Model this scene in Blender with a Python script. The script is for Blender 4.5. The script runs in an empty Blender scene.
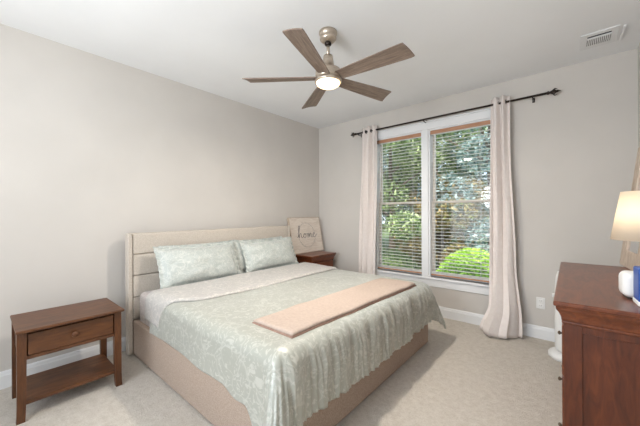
import bpy, bmesh, math, random
from mathutils import Vector, Matrix, noise
import numpy as np
S = bpy.context.scene
C = S.collection
R = math.radians
PI = math.pi

# ------------------------------------------------------------ camera
FPX = 292.74; YAW = 0.70749; PITCH = 0.00068; ROLL = -0.0047
CAM = Vector((3.2463, -3.7729, 1.3039))
_r0 = Vector((math.cos(YAW), math.sin(YAW), 0)); _f0 = Vector((-math.sin(YAW), math.cos(YAW), 0)); _u0 = Vector((0, 0, 1))
_fw = _f0 * math.cos(PITCH) + _u0 * math.sin(PITCH); _up = -_f0 * math.sin(PITCH) + _u0 * math.cos(PITCH)
_r = _r0 * math.cos(ROLL) + _up * math.sin(ROLL); _u = -_r0 * math.sin(ROLL) + _up * math.cos(ROLL)
cd = bpy.data.cameras.new('camera'); cam = bpy.data.objects.new('camera', cd); C.objects.link(cam)
cd.sensor_width = 36; cd.lens = FPX / 640 * 36; cd.clip_start = 0.02; cd.clip_end = 300
m = Matrix((_r, _u, -_fw)).transposed().to_4x4(); m.translation = CAM
cam.matrix_world = m
S.camera = cam

# ------------------------------------------------------------ world, sun, daylight, added fill lights, exposure
W = bpy.data.worlds.new('sky'); S.world = W; W.use_nodes = True
wn = W.node_tree.nodes; wl = W.node_tree.links; wn.clear()
wo = wn.new('ShaderNodeOutputWorld'); wb = wn.new('ShaderNodeBackground')
tc = wn.new('ShaderNodeTexCoord'); sx = wn.new('ShaderNodeSeparateXYZ'); cr = wn.new('ShaderNodeValToRGB')
wl.new(tc.outputs['Generated'], sx.inputs[0]); wl.new(sx.outputs['Z'], cr.inputs[0])
cr.color_ramp.elements[0].position = 0.0; cr.color_ramp.elements[0].color = (0.80, 0.86, 0.95, 1)
cr.color_ramp.elements[1].position = 0.6; cr.color_ramp.elements[1].color = (0.45, 0.62, 0.95, 1)
wl.new(cr.outputs[0], wb.inputs[0]); wb.inputs[1].default_value = 2.0
wl.new(wb.outputs[0], wo.inputs[0])

def light(name, kind, loc, target, energy, color=(1, 1, 1), **kw):
    l = bpy.data.lights.new(name, kind); o = bpy.data.objects.new(name, l); C.objects.link(o)
    l.energy = energy; l.color = color
    for k, v in kw.items(): setattr(l, k, v)
    o.location = loc
    o.rotation_euler = (Vector(target) - Vector(loc)).to_track_quat('-Z', 'Y').to_euler()
    return o
light('sun', 'SUN', (0, -6, 12), (-3.0, 4, 0), 8.0, (1.0, 0.94, 0.84), angle=R(1.5))
light('window_daylight', 'AREA', (2.3, 2.3, 4.1), (1.7, -1.6, 0.6), 250, (0.86, 0.93, 1.0), shape='RECTANGLE', size=4.5, size_y=1.8)
light('rear_fill_light', 'AREA', (1.9, -5.50, 1.45), (1.9, 0, 1.40), 44, (0.91, 0.96, 1.0), shape='RECTANGLE', size=2.9, size_y=1.9)  # unseen fill lamp added behind the camera to brighten the room
light('ceiling_bounce_fill', 'AREA', (1.9, -4.7, 1.75), (2.0, -3.0, 2.74), 34, (0.94, 0.97, 1.0), shape='DISK', size=.9)  # added upward fill that brightens the ceiling; no lamp stands here
S.view_settings.view_transform = 'Standard'; S.view_settings.look = 'None'
S.view_settings.exposure = 0.12; S.view_settings.gamma = 1.0; S.view_settings.use_curve_mapping = False

# ------------------------------------------------------------ materials
def srgb(r, g, b):
    f = lambda c: ((c / 255 + .055) / 1.055) ** 2.4 if c > 10 else c / 255 / 12.92
    return (f(r), f(g), f(b), 1)
def base(name, col, rough=.6, metal=0, spec=.5):
    m = bpy.data.materials.new(name); m.use_nodes = True
    b = m.node_tree.nodes['Principled BSDF']
    b.inputs['Base Color'].default_value = col; b.inputs['Roughness'].default_value = rough
    b.inputs['Metallic'].default_value = metal; b.inputs['Specular IOR Level'].default_value = spec
    return m
def coords(m, scale=(1, 1, 1), kind='Object'):
    n = m.node_tree.nodes; l = m.node_tree.links
    t = n.new('ShaderNodeTexCoord'); mp = n.new('ShaderNodeMapping'); mp.inputs['Scale'].default_value = scale
    l.new(t.outputs[kind], mp.inputs[0]); return mp.outputs[0]
def noise_tex(m, vec, scale, detail=3, rough=.5, dist=0):
    n = m.node_tree.nodes.new('ShaderNodeTexNoise')
    n.inputs['Scale'].default_value = scale; n.inputs['Detail'].default_value = detail
    n.inputs['Roughness'].default_value = rough; n.inputs['Distortion'].default_value = dist
    m.node_tree.links.new(vec, n.inputs['Vector']); return n.outputs['Fac']
def ramp(m, fac, stops):
    n = m.node_tree.nodes.new('ShaderNodeValToRGB'); e = n.color_ramp.elements
    while len(e) < len(stops): e.new(.5)
    for i, (p, c) in enumerate(stops): e[i].position = p; e[i].color = c
    m.node_tree.links.new(fac, n.inputs[0]); return n.outputs[0]
def setcol(m, out): m.node_tree.links.new(out, m.node_tree.nodes['Principled BSDF'].inputs['Base Color'])
def bump(m, fac, strength=.2, dist=.01):
    b = m.node_tree.nodes.new('ShaderNodeBump'); b.inputs['Strength'].default_value = strength; b.inputs['Distance'].default_value = dist
    m.node_tree.links.new(fac, b.inputs['Height'])
    m.node_tree.links.new(b.outputs[0], m.node_tree.nodes['Principled BSDF'].inputs['Normal'])
def noisy(name, c1, c2, scale=8, rough=.6, sc=(1, 1, 1), detail=3, lo=.35, hi=.65, bs=0, bd=.01, bscale=None, spec=.5, metal=0):
    m = base(name, c1, rough, metal, spec); v = coords(m, sc)
    f = noise_tex(m, v, scale, detail); setcol(m, ramp(m, f, [(lo, c1), (hi, c2)]))
    if bs: bump(m, noise_tex(m, v, bscale or scale, 4), bs, bd)
    return m

M = {}
M['wall'] = noisy('wall_paint', srgb(204, 199, 193), srgb(208, 203, 197), 2.0, .85, bs=.05, bd=.002, bscale=180, spec=.25)
M['ceiling'] = noisy('ceiling_paint', srgb(236, 237, 238), srgb(239, 240, 241), 2.0, .9, bs=.06, bd=.002, bscale=150, spec=.2)
M['trim'] = noisy('trim_paint', srgb(228, 229, 230), srgb(233, 234, 235), 3, .45)
M['white_plastic'] = noisy('white_plastic', srgb(232, 232, 230), srgb(236, 236, 234), 3, .35)
M['slat'] = noisy('blind_slat_white', srgb(232, 230, 226), srgb(238, 236, 232), 5, .45)
M['tan_wood'] = noisy('tan_wood', srgb(168, 122, 92), srgb(188, 142, 110), 6, .5, (1, 8, 8))
M['sash'] = noisy('sash_paint', srgb(214, 204, 192), srgb(222, 212, 200), 6, .5)
M['duct_shade'] = base('vent_shade_paint', srgb(60, 60, 60), .9)  # dark grey painted in for the shade inside the duct
M['bronze'] = noisy('dark_bronze', srgb(44, 36, 32), srgb(60, 50, 44), 20, .38, metal=.6)
M['nickel'] = noisy('brushed_nickel', srgb(186, 172, 156), srgb(204, 192, 178), 20, .3, (1, 1, 6), metal=.85)
M['curtain'] = noisy('curtain_cloth', srgb(230, 221, 216), srgb(234, 226, 221), 30, .8, bs=.15, bd=.002, bscale=250, spec=.2)

# carpet
m = base('carpet', srgb(205, 198, 188), .95, spec=.1); v = coords(m)
f1 = noise_tex(m, v, 22, 5, .75); f2 = noise_tex(m, v, 120, 3, .8)
a = m.node_tree.nodes.new('ShaderNodeMath'); a.operation = 'ADD'; m.node_tree.links.new(f1, a.inputs[0]); m.node_tree.links.new(f2, a.inputs[1])
h = m.node_tree.nodes.new('ShaderNodeMath'); h.operation = 'MULTIPLY'; h.inputs[1].default_value = .5; m.node_tree.links.new(a.outputs[0], h.inputs[0])
setcol(m, ramp(m, h.outputs[0], [(.36, srgb(196, 186, 173)), (.5, srgb(213, 205, 194)), (.64, srgb(226, 219, 209))]))
bump(m, h.outputs[0], .9, .02); M['carpet'] = m

def wood(name, dark, mid, lite, axis_scale, rough=.35, coat=.25):
    m = base(name, mid, rough); v = coords(m, axis_scale)
    f = noise_tex(m, v, 5, 6, .62, 1.2)
    setcol(m, ramp(m, f, [(.3, dark), (.5, mid), (.7, lite)]))
    b = m.node_tree.nodes['Principled BSDF']; b.inputs['Coat Weight'].default_value = coat; b.inputs['Coat Roughness'].default_value = .25
    bump(m, f, .08, .003)
    return m
M['walnut'] = wood('walnut_stained_wood', srgb(64, 35, 14), srgb(92, 54, 26), srgb(112, 69, 36), (6, 1, 6), .42, .08)
M['walnut_leg'] = wood('walnut_leg_wood', srgb(64, 35, 14), srgb(88, 51, 24), srgb(106, 65, 34), (8, 8, 1), .45, .06)
M['cherry'] = wood('cherry_wood', srgb(80, 36, 14), srgb(104, 51, 24), srgb(124, 66, 34), (5, 1, 5), .32, .2)
M['cherry_v'] = wood('cherry_wood_upright', srgb(66, 28, 11), srgb(86, 39, 17), srgb(104, 51, 25), (6, 6, 1), .36, .12)
M['blade'] = wood('greyed_oak', srgb(98, 82, 72), srgb(126, 108, 95), srgb(150, 133, 120), (1.2, 14, 6), .5, .05)
M['weathered'] = wood('whitewashed_wood', srgb(160, 138, 120), srgb(192, 174, 156), srgb(214, 200, 186), (12, 12, 1), .6, 0)
M['board'] = wood('sign_board', srgb(206, 192, 178), srgb(222, 211, 199), srgb(232, 223, 212), (8, 1, 8), .6, 0)
M['linen'] = noisy('upholstery_linen', srgb(162, 144, 130), srgb(182, 164, 149), 160, .9, (1, 1, 1), 4, .38, .62, .35, .002, 420, .15)
M['head_linen'] = noisy('headboard_linen', srgb(190, 180, 168), srgb(204, 195, 184), 160, .9, (1, 1, 1), 4, .38, .62, .35, .002, 420, .15)

def damask(name, ground, figure, rough=.5, sheen=.35, scale=1.0, thresh=(.50, .56)):
    m = base(name, ground, rough); n = m.node_tree.nodes; l = m.node_tree.links
    v = coords(m)
    wv = n.new('ShaderNodeTexNoise'); wv.inputs['Scale'].default_value = 7 * scale; wv.inputs['Detail'].default_value = 2; l.new(v, wv.inputs['Vector'])
    mx = n.new('ShaderNodeVectorMath'); mx.operation = 'MULTIPLY_ADD'; mx.inputs[1].default_value = (.16, .16, .16); l.new(wv.outputs['Color'], mx.inputs[0]); l.new(v, mx.inputs[2])
    vo = n.new('ShaderNodeTexVoronoi'); vo.feature = 'DISTANCE_TO_EDGE'; vo.inputs['Scale'].default_value = 8 * scale; l.new(mx.outputs[0], vo.inputs['Vector'])
    vn = n.new('ShaderNodeTexNoise'); vn.inputs['Scale'].default_value = 34 * scale; vn.inputs['Detail'].default_value = 3; vn.inputs['Distortion'].default_value = 1.5; l.new(mx.outputs[0], vn.inputs['Vector'])
    c1 = ramp(m, vo.outputs['Distance'], [(.012, (.55, .55, .55, 1)), (.035, (0, 0, 0, 1))])
    c2 = ramp(m, vn.outputs['Fac'], [(thresh[0], (0, 0, 0, 1)), (thresh[1], (.8, .8, .8, 1))])
    ad = n.new('ShaderNodeMix'); ad.data_type = 'RGBA'; ad.blend_type = 'LIGHTEN'; ad.inputs[0].default_value = 1
    l.new(c1, ad.inputs[6]); l.new(c2, ad.inputs[7])
    mc = n.new('ShaderNodeMix'); mc.data_type = 'RGBA'; mc.inputs[6].default_value = ground; mc.inputs[7].default_value = figure
    l.new(ad.outputs[2], mc.inputs[0]); setcol(m, mc.outputs[2])
    b = n['Principled BSDF']; b.inputs['Sheen Weight'].default_value = sheen; b.inputs['Sheen Roughness'].default_value = .4
    bump(m, noise_tex(m, v, 60, 4), .12, .003)
    return m
M['duvet'] = damask('sage_damask_satin', srgb(170, 171, 161), srgb(198, 198, 189), .38, .3, .85, (.54, .60))
M['duvet_under'] = damask('pale_damask_underside', srgb(182, 178, 173), srgb(208, 202, 195), .6, .2, .9, (.54, .6))
M['sheet'] = damask('pale_pink_sheet', srgb(186, 176, 172), srgb(206, 198, 192), .7, .2)
M['sham'] = damask('pale_aqua_damask', srgb(180, 186, 181), srgb(204, 206, 200), .5, .3, 1.0, (.52, .58))
M['throw'] = noisy('blush_knit', srgb(180, 162, 150), srgb(190, 173, 160), 60, .95, (1, 1, 1), 3, bs=.4, bd=.003, bscale=260, spec=.1)
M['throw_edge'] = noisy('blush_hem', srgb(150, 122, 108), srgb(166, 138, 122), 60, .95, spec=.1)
M['ink'] = base('dark_grey_ink', srgb(96, 92, 92), .8)
M['wreath'] = noisy('faded_grey_print', srgb(168, 160, 154), srgb(190, 182, 172), 20, .9)
M['mirror'] = noisy('silvered_glass', srgb(222, 222, 224), srgb(226, 226, 228), 2, .06, metal=1)
M['blue'] = noisy('deep_blue_card', srgb(28, 72, 152), srgb(36, 84, 166), 5, .35)
M['peach'] = noisy('warm_white_plastic', srgb(232, 218, 202), srgb(238, 226, 212), 5, .45)
M['grille'] = noisy('speaker_mesh', srgb(200, 200, 202), srgb(226, 226, 228), 160, .8)
M['brass'] = noisy('aged_metal_pull', srgb(88, 74, 60), srgb(112, 96, 78), 20, .4, metal=.8)
M['slot'] = base('socket_slot', srgb(60, 58, 56), .6)

def emis(name, col, strength, bc=(.9, .9, .9, 1)):
    m = base(name, bc, .5); b = m.node_tree.nodes['Principled BSDF']
    b.inputs['Emission Color'].default_value = col; b.inputs['Emission Strength'].default_value = strength; return m
b_ = M['duvet'].node_tree.nodes['Principled BSDF']; b_.inputs['Metallic'].default_value = .12; b_.inputs['Coat Weight'].default_value = .12; b_.inputs['Coat Roughness'].default_value = .45
M['lens'] = emis('lit_frosted_lens', (1, .72, .40, 1), 2.0)
M['bulb'] = emis('lit_bulb', (1, .88, .72, 1), 5)
m = bpy.data.materials.new('lampshade_linen'); m.use_nodes = True; n = m.node_tree.nodes; l = m.node_tree.links
b = n['Principled BSDF']; b.inputs['Base Color'].default_value = srgb(244, 236, 222); b.inputs['Roughness'].default_value = .9
t = n.new('ShaderNodeBsdfTranslucent'); t.inputs[0].default_value = srgb(250, 238, 218); mx = n.new('ShaderNodeMixShader'); mx.inputs[0].default_value = .5
l.new(b.outputs[0], mx.inputs[1]); l.new(t.outputs[0], mx.inputs[2]); l.new(mx.outputs[0], n['Material Output'].inputs[0]); M['shade'] = m
m = bpy.data.materials.new('window_glass'); m.use_nodes = True; n = m.node_tree.nodes; l = m.node_tree.links
n.remove(n['Principled BSDF']); tr = n.new('ShaderNodeBsdfTransparent'); tr.inputs[0].default_value = (.95, .97, .97, 1)
gl = n.new('ShaderNodeBsdfGlossy'); gl.inputs['Roughness'].default_value = .02; fr = n.new('ShaderNodeFresnel'); fr.inputs[0].default_value = 1.45
mx = n.new('ShaderNodeMixShader'); l.new(fr.outputs[0], mx.inputs[0]); l.new(tr.outputs[0], mx.inputs[1]); l.new(gl.outputs[0], mx.inputs[2])
l.new(mx.outputs[0], n['Material Output'].inputs[0]); M['glass'] = m
def leafmat(name, cols):
    m = base(name, cols[0], .6, spec=.3); n = m.node_tree.nodes; l = m.node_tree.links
    g = n.new('ShaderNodeNewGeometry')
    c = ramp(m, g.outputs['Random Per Island'], [(i / (len(cols) - 1), k) for i, k in enumerate(cols)])
    setcol(m, c)
    t = n.new('ShaderNodeBsdfTranslucent'); l.new(c, t.inputs[0]); mx = n.new('ShaderNodeMixShader'); mx.inputs[0].default_value = .35
    l.new(n['Principled BSDF'].outputs[0], mx.inputs[1]); l.new(t.outputs[0], mx.inputs[2]); l.new(mx.outputs[0], n['Material Output'].inputs[0])
    return m
M['leaf_a'] = leafmat('leaves_mid_green', [srgb(72, 92, 56), srgb(116, 138, 82), srgb(158, 174, 112), srgb(196, 204, 156)])
M['leaf_b'] = leafmat('leaves_hazy_blue_green', [srgb(84, 108, 102), srgb(122, 146, 138), srgb(164, 184, 178), srgb(204, 216, 214)])  # pale bluish haze is mixed into these leaf colours
M['leaf_c'] = leafmat('leaves_autumn', [srgb(104, 96, 56), srgb(150, 132, 80), srgb(186, 160, 112), srgb(120, 140, 70)])
M['leaf_dark'] = leafmat('leaves_dark_low', [srgb(40, 54, 36), srgb(62, 80, 50), srgb(90, 108, 70), srgb(120, 134, 96)])
M['leaf_bush'] = leafmat('leaves_bright_bush', [srgb(150, 190, 60), srgb(178, 214, 84), srgb(200, 230, 110), srgb(130, 172, 54)])
M['bark'] = noisy('bark', srgb(84, 70, 58), srgb(120, 104, 88), 12, .9, (4, 4, 1), bs=.6, bd=.02)
M['lawn'] = noisy('lawn', srgb(78, 96, 50), srgb(112, 126, 68), 6, .95, bs=.6, bd=.03, bscale=60)

# ------------------------------------------------------------ mesh helpers
def tag(o, label=None, cat=None, group=None, kind=None):
    if label: o['label'] = label
    if cat: o['category'] = cat
    if group: o['group'] = group
    if kind: o['kind'] = kind
    return o
def link(name, me, mat, parent=None, smooth=False):
    o = bpy.data.objects.new(name, me); C.objects.link(o)
    for mm in (mat if isinstance(mat, list) else [mat]): me.materials.append(mm)
    if smooth:
        me.polygons.foreach_set('use_smooth', [True] * len(me.polygons))
    if parent: o.parent = parent
    return o
def obj(name, bm, mat, parent=None, smooth=False):
    bmesh.ops.recalc_face_normals(bm, faces=bm.faces)
    me = bpy.data.meshes.new(name); bm.to_mesh(me); bm.free()
    o = link(name, me, mat, parent, smooth)
    if smooth == 'auto': pass
    return o
def thing(name, label, cat, loc=(0, 0, 0), rz=0, group=None):
    o = bpy.data.objects.new(name, None); C.objects.link(o); o.empty_display_size = .1
    o.location = loc; o.rotation_euler = (0, 0, rz); return tag(o, label, cat, group)
def box(bm, x0, x1, y0, y1, z0, z1, bev=0, seg=2):
    r = bmesh.ops.create_cube(bm, size=1); vs = r['verts']
    for v in vs:
        v.co = Vector(((x0 + x1) / 2 + v.co.x * (x1 - x0), (y0 + y1) / 2 + v.co.y * (y1 - y0), (z0 + z1) / 2 + v.co.z * (z1 - z0)))
    if bev:
        es = list({e for v in vs for e in v.link_edges})
        bmesh.ops.bevel(bm, geom=es, offset=bev, segments=seg, affect='EDGES', profile=.5)
    return bm
def B(*a, **k): return box(bmesh.new(), *a, **k)
def lathe(bm, prof, seg=32, c=(0, 0, 0), cap=True):
    rings = []
    for (r, z) in prof:
        rings.append([bm.verts.new((c[0] + r * math.cos(2 * PI * i / seg), c[1] + r * math.sin(2 * PI * i / seg), c[2] + z)) for i in range(seg)])
    for a, b in zip(rings, rings[1:]):
        for i in range(seg): bm.faces.new((a[i], a[(i + 1) % seg], b[(i + 1) % seg], b[i]))
    if cap:
        bm.faces.new(rings[0]); bm.faces.new(rings[-1])
    return bm
def tube(bm, pts, rad, seg=8, closed=False, up=None):
    pts = [Vector(p) for p in pts]; rings = []; n = len(pts); prev = None
    for i, p in enumerate(pts):
        a = pts[(i - 1) % n] if (closed or i > 0) else p; b = pts[(i + 1) % n] if (closed or i < n - 1) else p
        d = (b - a).normalized()
        s = prev if prev is not None else (Vector((0, 0, 1)) if abs(d.z) < .9 else Vector((1, 0, 0)))
        x = (s - d * s.dot(d)).normalized(); y = d.cross(x); prev = x
        r = rad[i] if isinstance(rad, (list, tuple)) else rad
        rings.append([bm.verts.new(p + (x * math.cos(2 * PI * k / seg) + y * math.sin(2 * PI * k / seg)) * r) for k in range(seg)])
    rng = range(n if closed else n - 1)
    for i in rng:
        a, b = rings[i], rings[(i + 1) % n]
        for k in range(seg): bm.faces.new((a[k], a[(k + 1) % seg], b[(k + 1) % seg], b[k]))
    if not closed: bm.faces.new(rings[0]); bm.faces.new(rings[-1])
    return bm
def xform(bm, mat): bmesh.ops.transform(bm, matrix=mat, verts=bm.verts); return bm
def grid(fn, nu, nv, closed=False):
    bm = bmesh.new(); g = [[bm.verts.new(fn(i / nu, j / nv)) for j in range(nv + 1)] for i in range(nu + 1)]
    for i in range(nu):
        for j in range(nv): bm.faces.new((g[i][j], g[i + 1][j], g[i + 1][j + 1], g[i][j + 1]))
    return bm
def solid(o, th, offset=-1):
    md = o.modifiers.new('thickness', 'SOLIDIFY'); md.thickness = th; md.offset = offset; return o
def extrude_profile(bm, prof, x0, x1, axis):
    # prof: list of (d, z), d = distance out of the wall; runs along axis between x0 and x1, fn maps
    a = [bm.verts.new(axis(x0, d, z)) for d, z in prof]; b = [bm.verts.new(axis(x1, d, z)) for d, z in prof]
    n = len(prof)
    for i in range(n): bm.faces.new((a[i], a[(i + 1) % n], b[(i + 1) % n], b[i]))
    bm.faces.new(a); bm.faces.new(b); return bm
def struct(name, bm, mat, parent=None, smooth=False): return tag(obj(name, bm, mat, parent, smooth), kind='structure')

# ------------------------------------------------------------ room shell
RX = 3.70; RY = -5.6; H = 2.74
struct('floor', B(-.15, RX + .15, RY - .15, .14, -.12, 0), M['carpet'])
struct('ceiling', B(-.15, RX + .15, RY - .15, .14, H, H + .15), M['ceiling'])
struct('wall_left', B(-.15, 0, RY - .15, .14, 0, H), M['wall'])
struct('wall_right', B(RX, RX + .15, RY - .15, .14, 0, H), M['wall'])
WX0, WX1, WZ0, WZ1 = 1.09, 2.61, .485, 2.372
bm = bmesh.new(); box(bm, 0, WX0, 0, .14, 0, H); box(bm, WX1, RX, 0, .14, 0, H); box(bm, WX0, WX1, 0, .14, 0, WZ0); box(bm, WX0, WX1, 0, .14, WZ1, H)
struct('wall_window', bm, M['wall'])
bm = bmesh.new(); box(bm, 0, .4, RY - .15, RY, 0, H); box(bm, 3.4, RX, RY - .15, RY, 0, H); box(bm, .4, 3.4, RY - .15, RY, 0, .45); box(bm, .4, 3.4, RY - .15, RY, 2.4, H)
struct('wall_back', bm, M['wall'])
BP = [(0, 0), (.016, 0), (.016, .095), (.013, .103), (.011, .118), (.006, .128), (0, .128)]
struct('baseboard_left', extrude_profile(bmesh.new(), BP, RY, 0, lambda t, d, z: (d, t, z)), M['trim'])
struct('baseboard_window', extrude_profile(bmesh.new(), BP, 0, RX, lambda t, d, z: (t, -d, z)), M['trim'])
struct('baseboard_right', extrude_profile(bmesh.new(), BP, RY, 0, lambda t, d, z: (RX - d, t, z)), M['trim'])
# casing around the twin window
bm = bmesh.new()
box(bm, WX0 - .075, WX1 + .075, -.02, 0, WZ1, WZ1 + .09, .004); box(bm, WX0 - .085, WX1 + .085, -.03, 0, WZ1 + .09, WZ1 + .108, .004)
box(bm, WX0 - .075, WX0, -.02, 0, WZ0, WZ1, .004); box(bm, WX1, WX1 + .075, -.02, 0, WZ0, WZ1, .004)
struct('trim_1', bm, M['trim'])
bm = bmesh.new(); box(bm, WX0 - .10, WX1 + .10, -.045, .05, WZ0 - .025, WZ0, .006); box(bm, WX0 - .075, WX1 + .075, -.018, 0, WZ0 - .12, WZ0 - .025, .004)
struct('trim_2', bm, M['trim'])
MX0, MX1 = 1.785, 1.862
struct('trim_3', B(MX0, MX1, -.02, .135, WZ0, WZ1, .004), M['trim'])

def sash(x0, x1, z0, z1, y0, y1, name, parent, w=.035):
    bm = bmesh.new(); box(bm, x0, x0 + w, y0, y1, z0, z1, .003); box(bm, x1 - w, x1, y0, y1, z0, z1, .003)
    box(bm, x0 + w, x1 - w, y0, y1, z0, z0 + w, .003); box(bm, x0 + w, x1 - w, y0, y1, z1 - w, z1, .003)
    s = struct(name, bm, M['sash'], parent)
    struct('glass_pane', B(x0 + w, x1 - w, (y0 + y1) / 2 - .002, (y0 + y1) / 2 + .002, z0 + w, z1 - w), M['glass'], s)
    return s
for k, (a, b) in enumerate(((WX0, MX0), (MX1, WX1))):
    bm = bmesh.new(); t = .018
    box(bm, a, a + t, .0, .14, WZ0, WZ1); box(bm, b - t, b, .0, .14, WZ0, WZ1); box(bm, a + t, b - t, 0, .14, WZ1 - t, WZ1); box(bm, a + t, b - t, .05, .14, WZ0, WZ0 + t)
    w = struct('window_%d' % (k + 1), bm, M['trim'])
    sash(a + t, b - t, 1.425, WZ1 - t, .105, .135, 'upper_sash', w, .032)
    sash(a + t, b - t, WZ0 + t, 1.455, .07, .10, 'lower_sash', w, .032)
# unseen rear window behind the camera, added as an opening for the fill light
bm = bmesh.new()
for x in (.4, 1.87, 3.34): box(bm, x, x + .06, RY - .12, RY + .02, .45, 2.4)
box(bm, .4, 3.4, RY - .12, RY + .02, .45, .51); box(bm, .4, 3.4, RY - .12, RY + .02, 2.34, 2.4)
w3 = struct('window_3', bm, M['trim']); struct('glass_pane', B(.46, 3.34, RY - .10, RY - .094, .51, 2.34), M['glass'], w3)

# ------------------------------------------------------------ outside
tag(obj('lawn', B(-25, 25, .14, 40, -.6, -.45), M['lawn'])); bpy.data.objects['lawn']['kind'] = 'structure'
def leaves(name, n, mat, parent, fn, size, seed):
    rng = np.random.default_rng(seed)
    P = fn(rng, n); nrm = rng.normal(size=(n, 3)); nrm[:, 2] += .5; nrm /= np.linalg.norm(nrm, axis=1)[:, None]
    t = np.cross(nrm, rng.normal(size=(n, 3))); t /= np.linalg.norm(t, axis=1)[:, None]; b = np.cross(nrm, t)
    s = size * rng.uniform(.6, 1.4, (n, 1))
    V = np.stack([P - t * s, P - b * s * .45 + nrm * s * .1, P + t * s, P + b * s * .45 + nrm * s * .1], 1).reshape(-1, 3)
    me = bpy.data.meshes.new(name); me.vertices.add(4 * n); me.vertices.foreach_set('co', V.ravel())
    me.loops.add(4 * n); me.loops.foreach_set('vertex_index', np.arange(4 * n)); me.polygons.add(n)
    me.polygons.foreach_set('loop_start', np.arange(n) * 4); me.update(calc_edges=True); me.validate()
    return link(name, me, mat, parent)
def crown(blobs):
    blobs = np.array(blobs, float)
    def fn(rng, n):
        i = rng.integers(0, len(blobs), n); d = rng.normal(size=(n, 3)); d /= np.linalg.norm(d, axis=1)[:, None]
        r = rng.uniform(.55, 1.0, (n, 1)) ** .6
        return blobs[i, :3] + d * r * blobs[i, 3:4] * np.array([1, 1, .8])
    return fn
def make_tree(name, label, mat, loc, h, spread, seed, n=9000, size=.065):
    rr = random.Random(seed); t = thing(name, label, 'tree', loc)
    bm = bmesh.new(); tube(bm, [(0, 0, 0), (.05, 0, h * .3), (-.04, .05, h * .6), (0, 0, h * .9)], [.11, .085, .06, .02], 8)
    for k in range(6):
        a = rr.uniform(0, 6.28); z = h * rr.uniform(.3, .65)
        tube(bm, [(0, 0, z), (math.cos(a) * spread * .4, math.sin(a) * spread * .4, z + .4), (math.cos(a) * spread * .75, math.sin(a) * spread * .75, z + .7)], [.045, .03, .012], 6)
    obj('trunk', bm, M['bark'], t, True)
    bl = [(rr.uniform(-1, 1) * spread * .7, rr.uniform(-1, 1) * spread * .7, h * rr.uniform(.18, .95), spread * rr.uniform(.28, .5)) for k in range(16)]
    leaves('foliage', n, mat, t, crown(bl), size, seed); return t
TR = [('leafy_tree', 'tall loose green tree close outside the left window pane', 'leaf_a', (-.9, 4.4, -.45), 5.0, 1.5, 3),
      ('leafy_tree', 'yellowing tree behind the bright round bush outside', 'leaf_c', (.3, 5.2, -.45), 2.7, 1.2, 4),
      ('leafy_tree', 'blue-green tree seen through the right window pane', 'leaf_b', (1.5, 5.8, -.45), 5.6, 1.7, 5),
      ('leafy_tree', 'blue-green tree outside furthest left through the blinds', 'leaf_b', (-3.0, 6.2, -.45), 5.8, 1.9, 6),
      ('leafy_tree', 'mid-green tree behind the gap between the two near trees', 'leaf_a', (-.6, 7.6, -.45), 5.2, 1.9, 7),
      ('leafy_tree', 'pale blue-green tree in the back row outside', 'leaf_b', (-1.9, 8.8, -.45), 6.4, 2.2, 8),
      ('leafy_tree', 'mid-green tree in the back row behind the right pane', 'leaf_a', (1.6, 8.6, -.45), 6.0, 2.1, 9),
      ('leafy_tree', 'dull yellow-green tree at the back left outside', 'leaf_c', (-4.6, 8.6, -.45), 5.2, 2.2, 10),
      ('leafy_tree', 'green tree in the far left back row outside', 'leaf_a', (-6.4, 8.0, -.45), 5.8, 2.2, 11)]
TR += [('leafy_tree', 'pale tree standing furthest back behind the twin window', 'leaf_b', (-.2, 11.5, -.45), 6.8, 2.4, 12),
       ('leafy_tree', 'mid-green tree furthest back at the left outside', 'leaf_a', (-4.2, 12.0, -.45), 6.8, 2.5, 13)]
for a in TR: make_tree(a[0], a[1], M[a[2]], a[3], a[4], a[5], a[6])
def dome(cx, cz, rx, rz):
    def fn(rng, n):
        d = rng.normal(size=(n, 3)); d /= np.linalg.norm(d, axis=1)[:, None]; d[:, 2] = np.abs(d[:, 2])
        return d * rng.uniform(.85, 1.02, (n, 1)) * np.array([rx, rx, rz])
    return fn
def bush(label, loc, rx, rz, mat, seed, n, size=.035):
    t = thing('round_bush', label, 'bush', loc)
    bm = bmesh.new(); bmesh.ops.create_icosphere(bm, subdivisions=3, radius=1)
    for v in bm.verts: v.co = Vector((v.co.x * rx * .9, v.co.y * rx * .9, max(v.co.z, 0) * rz * .9)) * (1 + .06 * noise.noise(v.co * 3))
    obj('twig_core', bm, M['lawn'], t, True); leaves('foliage', n, mat, t, dome(0, 0, rx, rz), size, seed)
bush('bright green rounded bush low outside the right window', (1.75, 2.7, -.45), .78, 1.02, M['leaf_bush'], 21, 6500)
bush('dark low bush outside below the left window', (-.35, 3.2, -.45), .8, .8, M['leaf_dark'], 22, 4500)
bush('dark low bush at the far left outside the blinds', (-1.9, 3.8, -.45), .95, 1.0, M['leaf_b'], 23, 4500)

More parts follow.
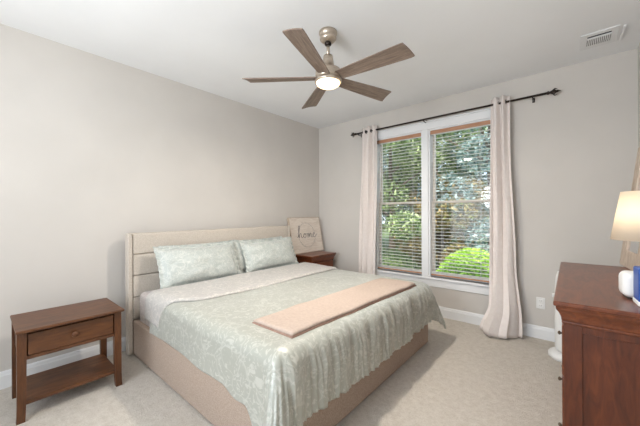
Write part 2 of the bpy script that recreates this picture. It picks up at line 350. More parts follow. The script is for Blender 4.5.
# ------------------------------------------------------------ blinds
def blind(a, b, label):
    t = thing('venetian_blind', label, 'blind', ((a + b) / 2, .035, WZ0 + .01), 0, 'venetian blinds in the twin window')
    w = (b - a) / 2 - .004; top = WZ1 - .02 - (WZ0 + .01)
    obj('valance', B(-w, w, -.032, -.018, top - .045, top, .003), M['tan_wood'], t)
    obj('head_rail', B(-w, w, -.016, .028, top - .05, top, .003), M['white_plastic'], t)
    bm = bmesh.new(); z = .055; k = 0
    while z < top - .075:
        th = R(2); prof = [(-.022, 0), (-.011, .0014), (0, .002), (.011, .0014), (.022, 0)]
        up = [(y * math.cos(th), zz + y * math.sin(th)) for y, zz in prof]; lo = [(y, zz - .0022) for y, zz in reversed(up)]
        extrude_profile(bm, up + lo, -w + .003, w - .003, lambda s, d, q, z=z: (s, d, z + q))
        z += .0425; k += 1
    for q in range(4):
        extrude_profile(bm, up + lo, -w + .003, w - .003, lambda s, d, zz, q=q: (s, d, .030 + q * .005 + zz))
    obj('slats', bm, M['slat'], t)
    obj('bottom_rail', B(-w, w, -.026, .026, .008, .026, .004), M['tan_wood'], t)
    bm = bmesh.new()
    for x in (-w * .62, w * .62):
        for y in (-.027, .027): tube(bm, [(x, y, .02), (x, y, top - .05)], .0012, 5)
    obj('ladder_cord', bm, M['white_plastic'], t)
    bm = tube(bmesh.new(), [(-w + .06, -.036, top - .05), (-w + .06, -.038, top - .75)], .004, 8); obj('tilt_wand', bm, M['white_plastic'], t, True)
blind(WX0 + .018, MX0 - .018, 'white slatted blind in the left half of the twin window')
blind(MX1 + .018, WX1 - .018, 'white slatted blind in the right half of the twin window')

# ------------------------------------------------------------ curtain rod
RZ = 2.483; RYY = -.10
t = thing('curtain_rod', 'dark bronze curtain rod with crown finials above the window', 'curtain rod', (1.95, RYY, RZ))
obj('pole', tube(bmesh.new(), [(-1.14, 0, 0), (1.13, 0, 0)], .0115, 12), M['bronze'], t, True)
def finial(sgn):
    prof = [(.0115, 0), (.018, .004), (.018, .014), (.011, .02), (.014, .03), (.024, .045), (.027, .055), (.016, .068), (.009, .074), (.013, .082), (.006, .094), (.001, .108)]
    bm = lathe(bmesh.new(), prof, 16); xform(bm, Matrix.Rotation(sgn * PI / 2, 4, 'Y')); xform(bm, Matrix.Translation((sgn * 1.125, 0, 0)))
    for k in range(5):
        a = k * 2 * PI / 5; c = Vector((sgn * 1.175, .024 * math.cos(a), .024 * math.sin(a)))
        tube(bm, [c, c + Vector((sgn * .012, .012 * math.cos(a), .012 * math.sin(a))), c + Vector((sgn * .03, .002 * math.cos(a), .002 * math.sin(a)))], [.006, .006, .002], 6)
    obj('finial', bm, M['bronze'], t, True)
finial(1); finial(-1)
for bx_ in (-1.09, -.112, 1.01):
    bm = bmesh.new(); tube(bm, [(bx_, .098, -.022), (bx_, 0, -.022), (bx_, -.012, -.012)], .005, 8)
    box(bm, bx_ - .012, bx_ + .012, .094, .10, -.038, .012, .002); tube(bm, [(bx_, -.014, -.008), (bx_, 0, -.0175), (bx_, .014, -.008)], .005, 8)
    obj('bracket', bm, M['bronze'], t, True)

# ------------------------------------------------------------ curtains
def curtain(label, xl, xr, yb, waves, amp, seed, ztop=2.545, zb=.012):
    t = thing('window_curtain', label, 'curtain', ((xl(0) + xr(0)) / 2, RYY, 0), 0, 'curtain panels beside the window')
    ox = (xl(0) + xr(0)) / 2
    def fn(u, v):
        z = ztop + (zb - ztop) * v
        x0, x1 = xl(v), xr(v)
        ph = u * waves * 2 * PI
        s = math.sin(ph + .5 * math.sin(v * 4 + seed))
        am = amp * (1 + .25 * math.sin(u * 9 + seed + v * 3))
        x = x0 + (x1 - x0) * u + .012 * math.sin(2 * ph) * v
        y = yb(u, v) + am * s + .012 * math.sin(v * 7 + u * 5 + seed)
        if v > .9: z += .05 * (v - .9) / .1 * (0.5 + .5 * math.sin(u * 17 + seed)) * .3
        return Vector((x - ox, y - RYY, max(z, .006)))
    o = obj('cloth', grid(fn, 90, 60), M['curtain'], t, True); solid(o, .004, 0)
    for k in range(int(waves * 2)):
        u = (k + .5 - .0) / (waves * 2) ; u = (k) / (waves * 2) + .001
        if k == 0: continue
        x = xl(0) + (xr(0) - xl(0)) * u
        g = lathe(bmesh.new(), [(.017, -.003), (.024, -.004), (.026, 0), (.024, .004), (.017, .003)], 20, cap=False)
        xform(g, Matrix.Rotation(PI / 2, 4, 'Y')); xform(g, Matrix.Translation((x - ox, 0, RZ)))
        obj('grommet', g, M['bronze'], t, True)
    return t
sm = lambda a, b, v: 0 if v < a else (1 if v > b else (lambda q: q * q * (3 - 2 * q))((v - a) / (b - a)))
curtain('long blush-grey curtain hanging left of the window', lambda v: .905 - .045 * sm(.1, .9, v), lambda v: 1.165 - .02 * v, lambda u, v: RYY, 3, .036, 1)
curtain('long blush-grey curtain right of the window, spreading onto the carpet',
        lambda v: 2.585 - .02 * sm(.3, .8, v) - .085 * sm(.88, 1, v), lambda v: 2.765 + .045 * sm(.2, .7, v) + .06 * sm(.7, .97, v),
        lambda u, v: RYY - .015 - (.20 * sm(.74, 1, v)) * (.35 + .65 * math.sin(PI * min(1, u * 1.1))), 2.5, .032, 2.4)

# ------------------------------------------------------------ bed
BY0, BY1 = -2.845, -.85
bed = thing('bed_frame', 'wide upholstered bed frame in oatmeal linen with channelled headboard', 'bed', (0, 0, 0))
hb = obj('headboard', B(.10, .165, -2.885, -.865, .02, 1.125, .012, 3), M['head_linen'], bed)
for z0, z1 in ((.932, 1.118), (.735, .928), (.538, .731), (.341, .534)):
    obj('padded_channel', B(.15, .19, -2.845, -.905, z0, z1, .012, 3), M['head_linen'], hb)
for y0, y1 in ((-2.888, -2.85), (-.90, -.862)):
    obj('side_border', B(.12, .196, y0, y1, .02, 1.127, .008, 3), M['head_linen'], hb)
obj('side_rail', B(.165, 2.12, BY0, BY0 + .05, .012, .325, .012, 3), M['linen'], bed)
obj('side_rail', B(.165, 2.12, BY1 - .05, BY1, .012, .325, .012, 3), M['linen'], bed)
obj('foot_rail', B(2.11, 2.165, BY0, BY1, .012, .325, .014, 3), M['linen'], bed)
obj('platform', B(.17, 2.115, BY0 + .045, BY1 - .045, .20, .29), M['linen'], bed)
for x in (.25, 2.05):
    for y in (BY0 + .12, BY1 - .12): obj('foot', lathe(bmesh.new(), [(.03, 0), (.03, .2)], 12, (x, y, 0)), M['bronze'], bed)

MT = .585
mat = tag(obj('mattress', B(.20, 2.10, BY0 + .035, BY1 - .035, .291, MT, .05, 4), M['sheet'], None, True),
          'mattress in a pale pink-white patterned sheet on the bed frame', 'mattress')

# --- draped cloth: a flat sheet laid over the rounded mattress block
EX = 2.160; EY0 = BY0 + .015; EY1 = BY1 - .015
def drape(px, py, zt, grow=0.02, fold_foot=.023, fold_side=.004, rad=.085, flare=.2, seed=0):
    ex = EX + grow - rad; ey0 = EY0 - grow + rad; ey1 = EY1 + grow - rad
    qx = min(px, ex); qy = min(max(py, ey0), ey1)
    dx, dy = px - qx, py - qy; d = math.hypot(dx, dy)
    n1 = noise.noise(Vector((px * 1.7 + seed, py * 1.7, 0))); n2 = noise.noise(Vector((px * 5 + seed, py * 5, 3)))
    puff = .010 * n1 + .005 * n2
    if d < 1e-6: return Vector((px, py, zt + puff))
    nx, ny = dx / d, dy / d
    arc = rad * PI / 2
    if d < arc:
        a = d / rad; out = rad * math.sin(a); z = zt - rad * (1 - math.cos(a)); hang = 0
    else:
        hang = d - arc; out = rad; z = zt - rad - hang
    corner = 4 * nx * nx * ny * ny
    k = min(1, d / .2)
    # pleats run down from the edge; along-edge coordinate
    s = (qy if abs(nx) > abs(ny) else qx)
    th = math.atan2(abs(dy), abs(dx))
    s2 = s + (th * .25 if dx > 0 else 0)
    if dx > 0 :
        w = nx
        rg = 1 - 2.4 * abs(noise.noise(Vector((s2 * 11 + px * 1.2, px * 1.1, seed)))); rg2 = 1 - 2.4 * abs(noise.noise(Vector((s2 * 23, px * 1.6, seed + 9))))
        rg3 = 1 - 2.6 * abs(noise.noise(Vector((s2 * 38, px * 2.2, seed + 4))))
        pl = rg * .8 + rg2 * .55 + .32 * rg3 + .12 * math.sin(s2 * 60 + 2.6 * math.sin(s2 * 11))
        amp = fold_foot * w + .008 * corner + fold_side * (1 - w)
    else:
        pl = math.sin(s * 9 + .6) + .6 * noise.noise(Vector((s * 6, 0, seed))); amp = fold_side
    out += (pl + 1.1) * amp * k + flare * hang * (.12 + (1.7 if dy > 0 else 2.2) * corner)
    z += puff * (1 - k) - .0 
    return Vector((qx + nx * out, qy + ny * out, z))
DT = .622
def hem_side(x):  # how far the near-side hem hangs
    return .275 + .05 * sm(1.70, 1.85, x) + .24 * sm(1.93, 2.12, x) + .012 * math.sin(x * 5.2) + .01 * noise.noise(Vector((x * 6, 1, 1)))
def hem_foot(y): return .345 + .05 * (1 - sm(-2.8, -2.2, y)) + .014 * math.sin(y * 3.1 + 1) + .012 * noise.noise(Vector((y * 7, 2, 1)))
def duvet_fn(u, v):
    x0 = .62; sx_ = EX + hem_foot(EY0 + (EY1 - EY0) * v) * 1.0
    px = x0 + (sx_ - x0) * u
    ya = EY0 - hem_side(px); yb_ = EY1 + .27
    py = ya + (yb_ - ya) * v
    return drape(px, py, DT)
dv = obj('duvet', grid(duvet_fn, 170, 400), M['duvet'], None, True)
tag(dv, 'sage green satin damask duvet draped over the bed and its foot end', 'duvet')
solid(dv, .018, -1)
def fold_fn(u, v):
    px = .50 + .56 * u - .07 * sm(.0, .25, 1 - abs(v - 0) if v < .0 else 0)
    ya = EY0 - .215; yb_ = EY1 + .215; py = ya + (yb_ - ya) * v
    px += (.06 * math.sin(v * 3.0) - .03) * u - .42 * (1 - sm(0, .2, v)) * (u * .55)
    p = drape(px, py, DT + .026, .022, seed=5)
    e = min(u, 1 - u) * .56
    return p - Vector((0, 0, .020 * (1 - min(1, e / .03)) ** 2))
fo = obj('turned_back_fold', grid(fold_fn, 60, 150), M['duvet_under'], dv, True); solid(fo, .014, -1)
fo['label'] = 'pale pinkish underside of the duvet folded back'
# throw
def throw_layer(zt, ins, mat_, nm, parent):
    def fn(u, v):
        y = -2.655 + ins + (1.56 - 2 * ins) * v; xa = 1.735 + .035 * v + ins * .6; xb = 2.085 + .045 * v - ins
        x = xa + (xb - xa) * u
        p = drape(x, y, zt, seed=0)
        e = min(u * .35, (1 - u) * .35, v * 1.56, (1 - v) * 1.56)
        return p + Vector((0, 0, .004 * noise.noise(Vector((x * 9, y * 5, 2))) - .010 * (1 - min(1, e / .018)) ** 2))
    o = obj(nm, grid(fn, 26, 90), mat_, parent, True); solid(o, .009, -1); return o
th = throw_layer(DT + .026, 0, M['throw'], 'throw_blanket', None)
tag(th, 'folded blush pink throw blanket lying across the foot of the bed', 'blanket')
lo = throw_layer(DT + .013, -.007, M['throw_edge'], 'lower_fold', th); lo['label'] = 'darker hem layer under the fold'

# pillows
def pillow_mesh(w, h, t, seed, flange=.04, ruffle=.007):
    def side(sg):
        def fn(u, v):
            a = u * 2 - 1; b = v * 2 - 1
            fx = 1 - flange / (w / 2); fy = 1 - flange / (h / 2)
            aa = min(1, abs(a) / fx); bb = min(1, abs(b) / fy)
            k = max(0, (1 - aa ** 2.6)) ** .55 * max(0, (1 - bb ** 2.6)) ** .55
            pin = 1 - .045 * (1 - b * b) * abs(a) ** 3; pin2 = 1 - .07 * (1 - a * a) * abs(b) ** 3
            wr = noise.noise(Vector((a * 2.2 + seed, b * 2.2, seed))) * .016 * k + noise.noise(Vector((a * 7, b * 5, seed))) * .006 * min(1, k * 3)
            e = 1 - min(1, k * 6)
            z = sg * (t / 2 * k + .003) + sg * wr + e * ruffle * math.sin(a * 19 + b * 23 + seed)
            return Vector((a * w / 2 * pin, b * h / 2 * pin2, z))
        return fn
    bm = grid(side(1), 56, 40); bm2 = grid(side(-1), 56, 40)
    me = bpy.data.meshes.new('t'); bm2.to_mesh(me); bm2.free(); bm.from_mesh(me); bpy.data.meshes.remove(me)
    bmesh.ops.remove_doubles(bm, verts=bm.verts, dist=.0001)
    be = [e for e in bm.edges if e.is_boundary]
    # stitch the two faces along the rim
    if be:
        try: bmesh.ops.bridge_loops(bm, edges=be)
        except Exception: pass
    return bm
def pillow(label, cy, w, h, t, xb, zb, lean, seed, rz=0, roll=0, group=None):
    bm = pillow_mesh(w, h, t, seed)
    o = obj('pillow', bm, M['sham'], None, True)
    # local x -> world y, local y -> up the pillow, local z -> into the room
    up = Vector((-math.sin(lean), 0, math.cos(lean))); n = Vector((math.cos(lean), 0, math.sin(lean)))
    mm = Matrix((Vector((0, 1, 0)), up, n)).transposed().to_4x4()
    mm = Matrix.Rotation(rz, 4, 'Z') @ mm @ Matrix.Rotation(roll, 4, 'Z')
    mm.translation = Vector((xb, cy, zb)) + up * h / 2
    o.matrix_world = mm
    return tag(o, label, 'pillow', group)
PG = 'pillows propped on the headboard'
pillow('pale aqua pillow mostly hidden behind the left-hand front pillow', -2.215, .85, .41, .13, .33, .60, R(15), 11, 0, 0, PG)
pillow('large pale aqua patterned pillow in front on the left half of the bed', -2.29, .87, .435, .20, .475, .597, R(24), 12, R(2), R(-1), PG)
pillow('pale aqua pillow mostly hidden behind the right-hand front pillow', -1.46, .80, .41, .12, .35, .60, R(16), 13, 0, 0, PG)
pillow('pale aqua pillow in front beside the framed sign, right half of bed', -1.375, .82, .415, .18, .46, .597, R(22), 14, R(-2), R(1), PG)

# ------------------------------------------------------------ left nightstand
def leg(bm, x, y, top, sx_, sy_, wt=.042, wb=.03, splay=.012):
    secs = [(top, 0), (.30, 0), (.10, .1), (.03, .55), (0, 1)]
    rings = []
    for z, k in secs:
        w = (wt + (wb - wt) * (1 - z / top)) / 2; ox, oy = sx_ * splay * k, sy_ * splay * k
        # keep the outer face straight
        cx = x + sx_ * (wt / 2 - w) + ox; cy_ = y + sy_ * (wt / 2 - w) + oy
        rings.append([bm.verts.new((cx + a * w, cy_ + b * w, z)) for a, b in ((-1, -1), (1, -1), (1, 1), (-1, 1))])
    for a, b in zip(rings, rings[1:]):
        for i in range(4): bm.faces.new((a[i], a[(i + 1) % 4], b[(i + 1) % 4], b[i]))
    bm.faces.new(rings[0]); bm.faces.new(rings[-1]); return bm
NX0, NX1, NY0, NY1, NT = .205, .634, -3.617, -3.062, .585
ns = thing('nightstand', 'open walnut-brown nightstand with one drawer and low shelf, left of the bed', 'nightstand', (0, 0, 0))
bm = B(NX0 - .005, NX1 + .042, NY0 - .008, NY1 + .012, NT - .018, NT, .006, 2); obj('top', bm, M['walnut'], ns)
for sx_, x in ((-1, NX0 + .022), (1, NX1 - .022)):
    for sy_, y in ((-1, NY0 + .022), (1, NY1 - .022)):
        obj('leg', leg(bmesh.new(), x, y, NT - .018, sx_, sy_, .046, .040, .004 if sx_ > 0 else 0), M['walnut_leg'], ns)
for y in (NY0 + .022, NY1 - .022): obj('side_panel', B(NX0 + .044, NX1 - .044, y - .009, y + .009, NT - .202, NT - .018, .002), M['walnut'], ns)
bm = bmesh.new()
box(bm, NX1 - .03, NX1 - .008, NY0 + .044, NY1 - .044, NT - .034, NT - .018, .002); box(bm, NX1 - .03, NX1 - .008, NY0 + .044, NY1 - .044, NT - .202, NT - .179, .002)
box(bm, NX0 + .01, NX0 + .03, NY0 + .044, NY1 - .044, NT - .202, NT - .018, .002)
box(bm, NX0 + .03, NX1 - .03, NY0 + .044, NY1 - .044, NT - .20, NT - .19)
obj('apron_rail', bm, M['walnut'], ns)
dr = obj('drawer', B(NX1 - .028, NX1 - .002, NY0 + .049, NY1 - .049, NT - .176, NT - .038, .005, 2), M['walnut'], ns)
bm = lathe(bmesh.new(), [(.008, 0), (.008, .012), (.017, .018), (.020, .025), (.016, .032), (.004, .035)], 20); xform(bm, Matrix.Rotation(PI / 2, 4, 'Y')); xform(bm, Matrix.Translation((NX1 - .003, (NY0 + NY1) / 2, NT - .105)))
obj('knob', bm, M['walnut_leg'], dr, True)
obj('shelf', B(NX0 + .012, NX1 - .012, NY0 + .02, NY1 - .02, .098, .122, .003), M['walnut'], ns)

# ------------------------------------------------------------ case furniture with crown top
def crown_case(t, x0, x1, y0, y1, h, rows, cols, mat_, matv, knobs):
    T = h
    obj('top', B(x0, x1, y0, y1, T - .022, T, .006, 2), mat_, t)
    # cove moulding under the top
    bm = bmesh.new(); prof = [(0, -.085), (.006, -.085), (.008, -.07), (.014, -.052), (.024, -.036), (.026, -.022), (0, -.022)]
    ins = .034
    def ring(d, z): return [(x0 + ins - d, y0 + ins - d, T + z), (x1 - .01, y0 + ins - d, T + z), (x1 - .01, y1 - ins + d, T + z), (x0 + ins - d, y1 - ins + d, T + z)]
    rs = [[bm.verts.new(c) for c in ring(d, z)] for d, z in prof]
    for a, b in zip(rs, rs[1:]):
        for i in range(4): bm.faces.new((a[i], a[(i + 1) % 4], b[(i + 1) % 4], b[i]))
    bm.faces.new(rs[0]); bm.faces.new(rs[-1]); obj('cornice', bm, mat_, t)
    bx0, bx1, by0, by1 = x0 + .036, x1 - .012, y0 + .036, y1 - .036
    obj('bead', B(bx0 - .008, bx1, by0 - .008, by1 + .008, T - .10, T - .086, .005, 3), mat_, t)
    bm = bmesh.new(); s = .06; zt = T - .10; zb = .08
    box(bm, bx0 + .012, bx1, by0 + .012, by1 - .012, zb, zt)
    for y, sg in ((by0, 1), (by1, -1)):
        ya, yb_ = sorted((y, y + sg * .0125))
        box(bm, bx0, bx0 + s, ya, yb_, zb, zt, .002); box(bm, bx1 - s, bx1, ya, yb_, zb, zt, .002)
        box(bm, bx0 + s, bx1 - s, ya, yb_, zt - .03, zt, .002); box(bm, bx0 + s, bx1 - s, ya, yb_, zb, zb + .07, .002)
    obj('body', bm, matv, t)
    bm = bmesh.new(); box(bm, bx0 - .006, bx1, by0 - .006, by1 + .006, .0, .085, .006, 2); obj('plinth', bm, mat_, t)
    hz = (zt - .01 - .10) / rows; wy = (by1 - by0 - .02) / cols
    for r_ in range(rows):
        for c_ in range(cols):
            z0 = .10 + r_ * hz; y0_ = by0 + .01 + c_ * wy
            d = obj('drawer', B(bx0 - .008, bx0 + .013, y0_ + .008, y0_ + wy - .008, z0 + .006, z0 + hz - .006, .005, 2), mat_, t)
            for q in ((.2, .8) if knobs == 2 else (.5,)):
                bm = lathe(bmesh.new(), [(.005, 0), (.004, .008), (.009, .012), (.010, .016), (.007, .020), (.002, .022)], 14)
                xform(bm, Matrix.Rotation(-PI / 2 if knobs else 0, 4, 'Y')); xform(bm, Matrix.Translation((bx0 - .007, y0_ + wy * q, z0 + hz / 2)))
                obj('knob', bm, M['brass'], d, True)
ds = thing('dresser', 'cherry wood dresser with moulded top against the right wall', 'dresser', (0, 0, 0))
crown_case(ds, 3.187, 3.68, -2.135, -.80, .915, 3, 1, M['cherry'], M['cherry_v'], 2)
# right nightstand: same set, front faces +X, so build turned round
n2 = thing('nightstand', 'cherry wood nightstand with crown moulding in the corner holding the framed sign', 'nightstand', (.49, -.16, 0), PI)
crown_case(n2, 0, .465, 0, .575, .695, 3, 1, M['cherry'], M['cherry_v'], 1)

# ------------------------------------------------------------ sign on the nightstand
sw, sh_ = .68, .545
sg = thing('wooden_sign', 'square whitewashed wooden sign reading home inside a wreath', 'sign', (.15, -.415, .6955))
lean = math.asin(.105 / sh_)
sm_ = Matrix.Rotation(-lean, 4, 'Y')
bm = B(-.012, .006, -sw / 2, sw / 2, 0, sh_, .002); obj('board', xform(bm, sm_), M['board'], sg)
bm = bmesh.new(); f = .008
for a in ((-sw / 2 - f, -sw / 2, -.0, sh_ + f), (sw / 2, sw / 2 + f, -.0, sh_ + f)): box(bm, -.03, .010, a[0], a[1], a[2], a[3], .001)
box(bm, -.03, .010, -sw / 2, sw / 2, sh_, sh_ + f, .001); box(bm, -.03, .010, -sw / 2, sw / 2, 0, f, .001)
obj('frame', xform(bm, sm_), M['weathered'], sg)
# cursive word, strokes as thin raised tubes
def smooth(pts, k=6):
    out = []; n = len(pts)
    for i in range(n - 1):
        p0 = Vector(pts[max(i - 1, 0)]); p1 = Vector(pts[i]); p2 = Vector(pts[i + 1]); p3 = Vector(pts[min(i + 2, n - 1)])
        for j in range(k):
            t_ = j / k; out.append(.5 * ((2 * p1) + (-p0 + p2) * t_ + (2 * p0 - 5 * p1 + 4 * p2 - p3) * t_ ** 2 + (-p0 + 3 * p1 - 3 * p2 + p3) * t_ ** 3))
    out.append(Vector(pts[-1])); return out
word = [(-.3, .2), (.1, .5), (.55, 1.9), (.75, 2.6), (.5, 2.7), (.35, 1.6), (.2, .0), (.5, .9), (.85, 1.0), (.9, .3), (1.2, .05), (1.55, .5),  # h
        (2.0, .95), (1.65, .8), (1.6, .2), (1.95, 0), (2.25, .5), (2.05, .9), (2.6, .8), (2.8, .9), (2.75, 0), (3.0, .85), (3.25, .9), (3.25, .05), (3.5, .85), (3.75, .9), (3.8, .1), (4.1, .15),  # o m
        (4.45, .5), (4.75, .8), (4.6, 1.0), (4.3, .6), (4.45, .05), (4.9, .1), (5.6, .7)]  # e
bm = bmesh.new(); sc = .068
pts = [Vector((.0085, (p[0] - 2.55) * sc * 1.15, sh_ * .50 + (p[1] - .6) * sc)) for p in smooth([(a, b, 0) for a, b in word])]
tube(bm, pts, .0032, 6); obj('lettering', xform(bm, sm_), M['ink'], sg, True)
bm = bmesh.new(); rr = random.Random(4); Rw = .19
tube(bm, [(.0065, Rw * math.cos(a), sh_ / 2 + Rw * math.sin(a)) for a in [2 * PI * i / 60 for i in range(60)]], .0018, 5, True)
for k in range(90):
    a = rr.uniform(0, 2 * PI); r_ = Rw + rr.uniform(-.012, .012); c = Vector((.0072, r_ * math.cos(a), sh_ / 2 + r_ * math.sin(a)))
    b_ = a + rr.uniform(-.9, .9) + PI / 2; L = rr.uniform(.012, .024); dv_ = Vector((0, math.cos(b_), math.sin(b_))); pv = Vector((0, -math.sin(b_), math.cos(b_)))
    vs = [bm.verts.new(c), bm.verts.new(c + dv_ * L * .5 + pv * L * .2), bm.verts.new(c + dv_ * L), bm.verts.new(c + dv_ * L * .5 - pv * L * .2)]; bm.faces.new(vs)
obj('wreath', xform(bm, sm_), M['wreath'], sg)

# ------------------------------------------------------------ ceiling fan
FX, FY = 1.79, -1.962
fan = thing('ceiling_fan', 'five-blade greyed oak ceiling fan with lit round light', 'ceiling fan', (FX, FY, H))
obj('canopy', lathe(bmesh.new(), [(.072, 0), (.072, -.018), (.066, -.030), (.062, -.040), (.066, -.048), (.064, -.062), (.045, -.078), (.022, -.085)], 36), M['nickel'], fan, True)
obj('downrod', lathe(bmesh.new(), [(.013, -.08), (.013, -.20)], 16), M['nickel'], fan, True)
obj('coupling', lathe(bmesh.new(), [(.024, -.085), (.027, -.09), (.027, -.10), (.018, -.11)], 20), M['bronze'], fan, True)
obj('motor_housing', lathe(bmesh.new(), [(.022, -.185), (.036, -.19), (.040, -.22), (.052, -.285), (.075, -.295), (.098, -.305), (.102, -.325), (.102, -.36), (.098, -.375)], 40), M['nickel'], fan, True)
lk = obj('light_ring', lathe(bmesh.new(), [(.098, -.372), (.106, -.378), (.108, -.395), (.104, -.404), (.096, -.404), (.096, -.372)], 40, cap=False), M['nickel'], fan, True)
obj('light_lens', lathe(bmesh.new(), [(.096, -.392), (.096, -.404), (.090, -.416), (.076, -.426), (.05, -.432), (.01, -.434)], 40), M['lens'], lk, True)
def blade_mesh():
    # outline: root narrow, widening, slanted rounded tip
    L0, L1 = .10, .68
    secs = [(0, .048, -.048), (.1, .052, -.050), (.3, .060, -.056), (.6, .069, -.064), (.88, .077, -.070), (.95, .078, -.071), (.985, .074, -.069)]
    bm = bmesh.new(); tops = []; bots = []
    for k, a, b in secs:
        xa = L0 + (L1 - L0) * k
        row = []
        for q in range(7):
            w = a + (b - a) * q / 6; xx = xa + (.030 * (a - w) / (a - b) if k > .8 else 0) * -1 * (k - .8) / .2
            row.append((xx, w, .006 * math.cos((q / 6 - .5) * PI)))
        tops.append([bm.verts.new((x, y, z + .004)) for x, y, z in row]); bots.append([bm.verts.new((x, y, z - .004)) for x, y, z in row])
    for i in range(len(secs) - 1):
        for q in range(6):
            bm.faces.new((tops[i][q], tops[i + 1][q], tops[i + 1][q + 1], tops[i][q + 1])); bm.faces.new((bots[i][q], bots[i][q + 1], bots[i + 1][q + 1], bots[i + 1][q]))
        for q in (0, 6): bm.faces.new((tops[i][q], bots[i][q], bots[i + 1][q], tops[i + 1][q]))
    for i in (0, -1):
        for q in range(6): bm.faces.new((tops[i][q], tops[i][q + 1], bots[i][q + 1], bots[i][q]))
    return bm
bm = blade_mesh(); bmesh.ops.recalc_face_normals(bm, faces=bm.faces); bme = bpy.data.meshes.new('blade'); bm.to_mesh(bme); bm.free(); bme.materials.append(M['blade'])
bi = bpy.data.meshes.new('blade_iron'); bm = B(.085, .19, -.028, .028, -.010, -.004, .003); bm.to_mesh(bi); bm.free(); bi.materials.append(M['nickel'])
for k in range(5):
    a = R(-70 + 72 * k)
    o = bpy.data.objects.new('blade', bme); C.objects.link(o); o.parent = fan
    o.location = (0, 0, -.367); o.rotation_euler = (R(-13), R(0), a)
    o2 = bpy.data.objects.new('blade_iron', bi); C.objects.link(o2); o2.parent = o; o2.location = (0, 0, .016)
light('ceiling_fan_bulb', 'AREA', (FX, FY, H - .446), (FX, FY, 0), 29, (1, .92, .82), shape='DISK', size=.12)

# ------------------------------------------------------------ ceiling vent
vt = thing('ceiling_vent', 'white slotted air vent in the ceiling near the right wall', 'vent', (3.43, -.43, H))
bm = bmesh.new(); hx, hy, ix, iy = .115, .14, .072, .09
for a in ((-hx, -ix, -hy, hy), (ix, hx, -hy, hy), (-ix, ix, -hy, -iy), (-ix, ix, iy, hy)): box(bm, a[0], a[1], a[2], a[3], -.008, 0, .002)
obj('frame', bm, M['trim'], vt)
obj('duct_shade_plate', B(-ix, ix, -iy, iy, -.003, -.0005), M['duct_shade'], vt)  # flat dark plate in place of the shaded duct
bm = bmesh.new()
for k in range(12):
    x = -ix + .008 + k * (2 * ix - .016) / 11
    b_ = B(-.0035, .0035, -iy + .045, iy - .005, -.012, -.003); 
    me = bpy.data.meshes.new('t'); xform(b_, Matrix.Translation((x, 0, 0))).to_mesh(me); b_.free(); bm.from_mesh(me); bpy.data.meshes.remove(me)
box(bm, -ix, ix, -iy + .032, -iy + .050, -.010, -.002)
obj('louvers', bm, M['trim'], vt)
obj('damper_lever', B(hx + .02, hx + .034, -.12, .13, -.016, -.0, .003), M['trim'], vt)

# ------------------------------------------------------------ outlet
ot = thing('wall_outlet', 'white duplex power outlet on the wall right of the curtain', 'outlet', (3.01, 0, .366))
obj('cover_plate', B(-.036, .036, -.006, -.0005, -.058, .058, .003), M['white_plastic'], ot)
for z in (-.024, .024):
    s_ = obj('receptacle', B(-.017, .017, -.009, -.006, z - .015, z + .015, .002), M['white_plastic'], ot)
    bm = bmesh.new(); box(bm, -.008, -.006, -.0096, -.0088, z - .004, z + .006); box(bm, .006, .008, -.0096, -.0088, z - .004, z + .006); obj('slot', bm, M['slot'], s_)

# ------------------------------------------------------------ tower fan behind the dresser
tf = thing('tower_fan', 'slim white plastic tower on a round foot, half hidden behind the dresser', 'fan', (3.22, -.36, 0))
obj('base', lathe(bmesh.new(), [(.135, 0), (.135, .03), (.125, .045), (.10, .055), (.06, .062)], 36), M['white_plastic'], tf, True)
obj('column', lathe(bmesh.new(), [(.075, .06), (.085, .09), (.088, .3), (.086, .6), (.078, .72), (.066, .765), (.04, .78)], 36), M['white_plastic'], tf, True)
obj('side_knob', lathe(bmesh.new(), [(.015, .53), (.015, .56)], 12, (-.09, 0, 0)), M['white_plastic'], tf, True)

# ------------------------------------------------------------ on the dresser
DZ = .9155
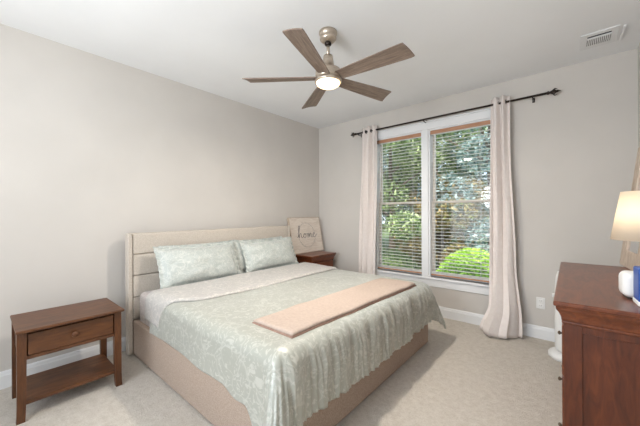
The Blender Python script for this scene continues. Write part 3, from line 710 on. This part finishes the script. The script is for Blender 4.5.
# leaning mirror: far bottom corner rests on the dresser, top against the wall
mh, mw = .86, .50
mr = thing('leaning_mirror', 'whitewashed wood framed mirror leaning on the right wall behind the lamp', 'mirror', (3.545, -.90, DZ), R(5))
lm = Matrix.Rotation(math.asin(.100 / mh), 4, 'Y')
bm = bmesh.new(); fw_ = .115
box(bm, 0, .024, -mw / 2, -mw / 2 + fw_, 0, mh, .004); box(bm, 0, .024, mw / 2 - fw_, mw / 2, 0, mh, .004)
box(bm, 0, .024, -mw / 2 + fw_, mw / 2 - fw_, 0, fw_, .004); box(bm, 0, .024, -mw / 2 + fw_, mw / 2 - fw_, mh - fw_, mh, .004)
obj('frame', xform(bm, lm), M['weathered'], mr)
obj('glass', xform(B(.010, .018, -mw / 2 + fw_, mw / 2 - fw_, fw_, mh - fw_), lm), M['mirror'], mr)
LX, LY = 3.556, -1.41
lp = thing('table_lamp', 'lit table lamp with a tapered cream shade on the dresser', 'lamp', (LX, LY, DZ))
obj('base', lathe(bmesh.new(), [(.05, 0), (.052, .008), (.046, .014), (.018, .02), (.009, .03), (.008, .27)], 28), M['white_plastic'], lp, True)
sd = obj('lamp_shade', lathe(bmesh.new(), [(.136, .232), (.094, .500)], 48, cap=False), M['shade'], lp, True); solid(sd, .0015, 0)
obj('bulb', lathe(bmesh.new(), [(.012, .27), (.014, .29), (.028, .32), (.03, .34), (.02, .365), (.003, .372)], 20), M['bulb'], lp, True)
light('table_lamp_bulb', 'POINT', (LX, LY, DZ + .40), (LX, LY, 0), 1.1, (1, .90, .78), shadow_soft_size=.03)
snd = thing('sound_machine', 'small rounded white bedside speaker on the dresser under the lamp', 'speaker', (3.474, -1.845, DZ), R(8))
bm = B(-.055, .055, -.05, .05, .004, .118, .028, 5); obj('housing', bm, M['white_plastic'], snd, True)
obj('front_panel', B(-.018, .036, -.0535, -.045, .022, .100, .004, 2), M['peach'], snd)
obj('rubber_foot', B(-.04, .04, -.035, .035, 0, .006, .001), M['slot'], snd)
bb = thing('blue_box', 'deep blue box with a white lower edge at the right of the dresser', 'box', (3.515, -1.965, DZ), R(4))
obj('sleeve', B(-.06, .10, -.045, .045, .016, .155, .006, 2), M['blue'], bb)
obj('tray', B(-.062, .102, -.047, .047, 0, .018, .004, 2), M['white_plastic'], bb)
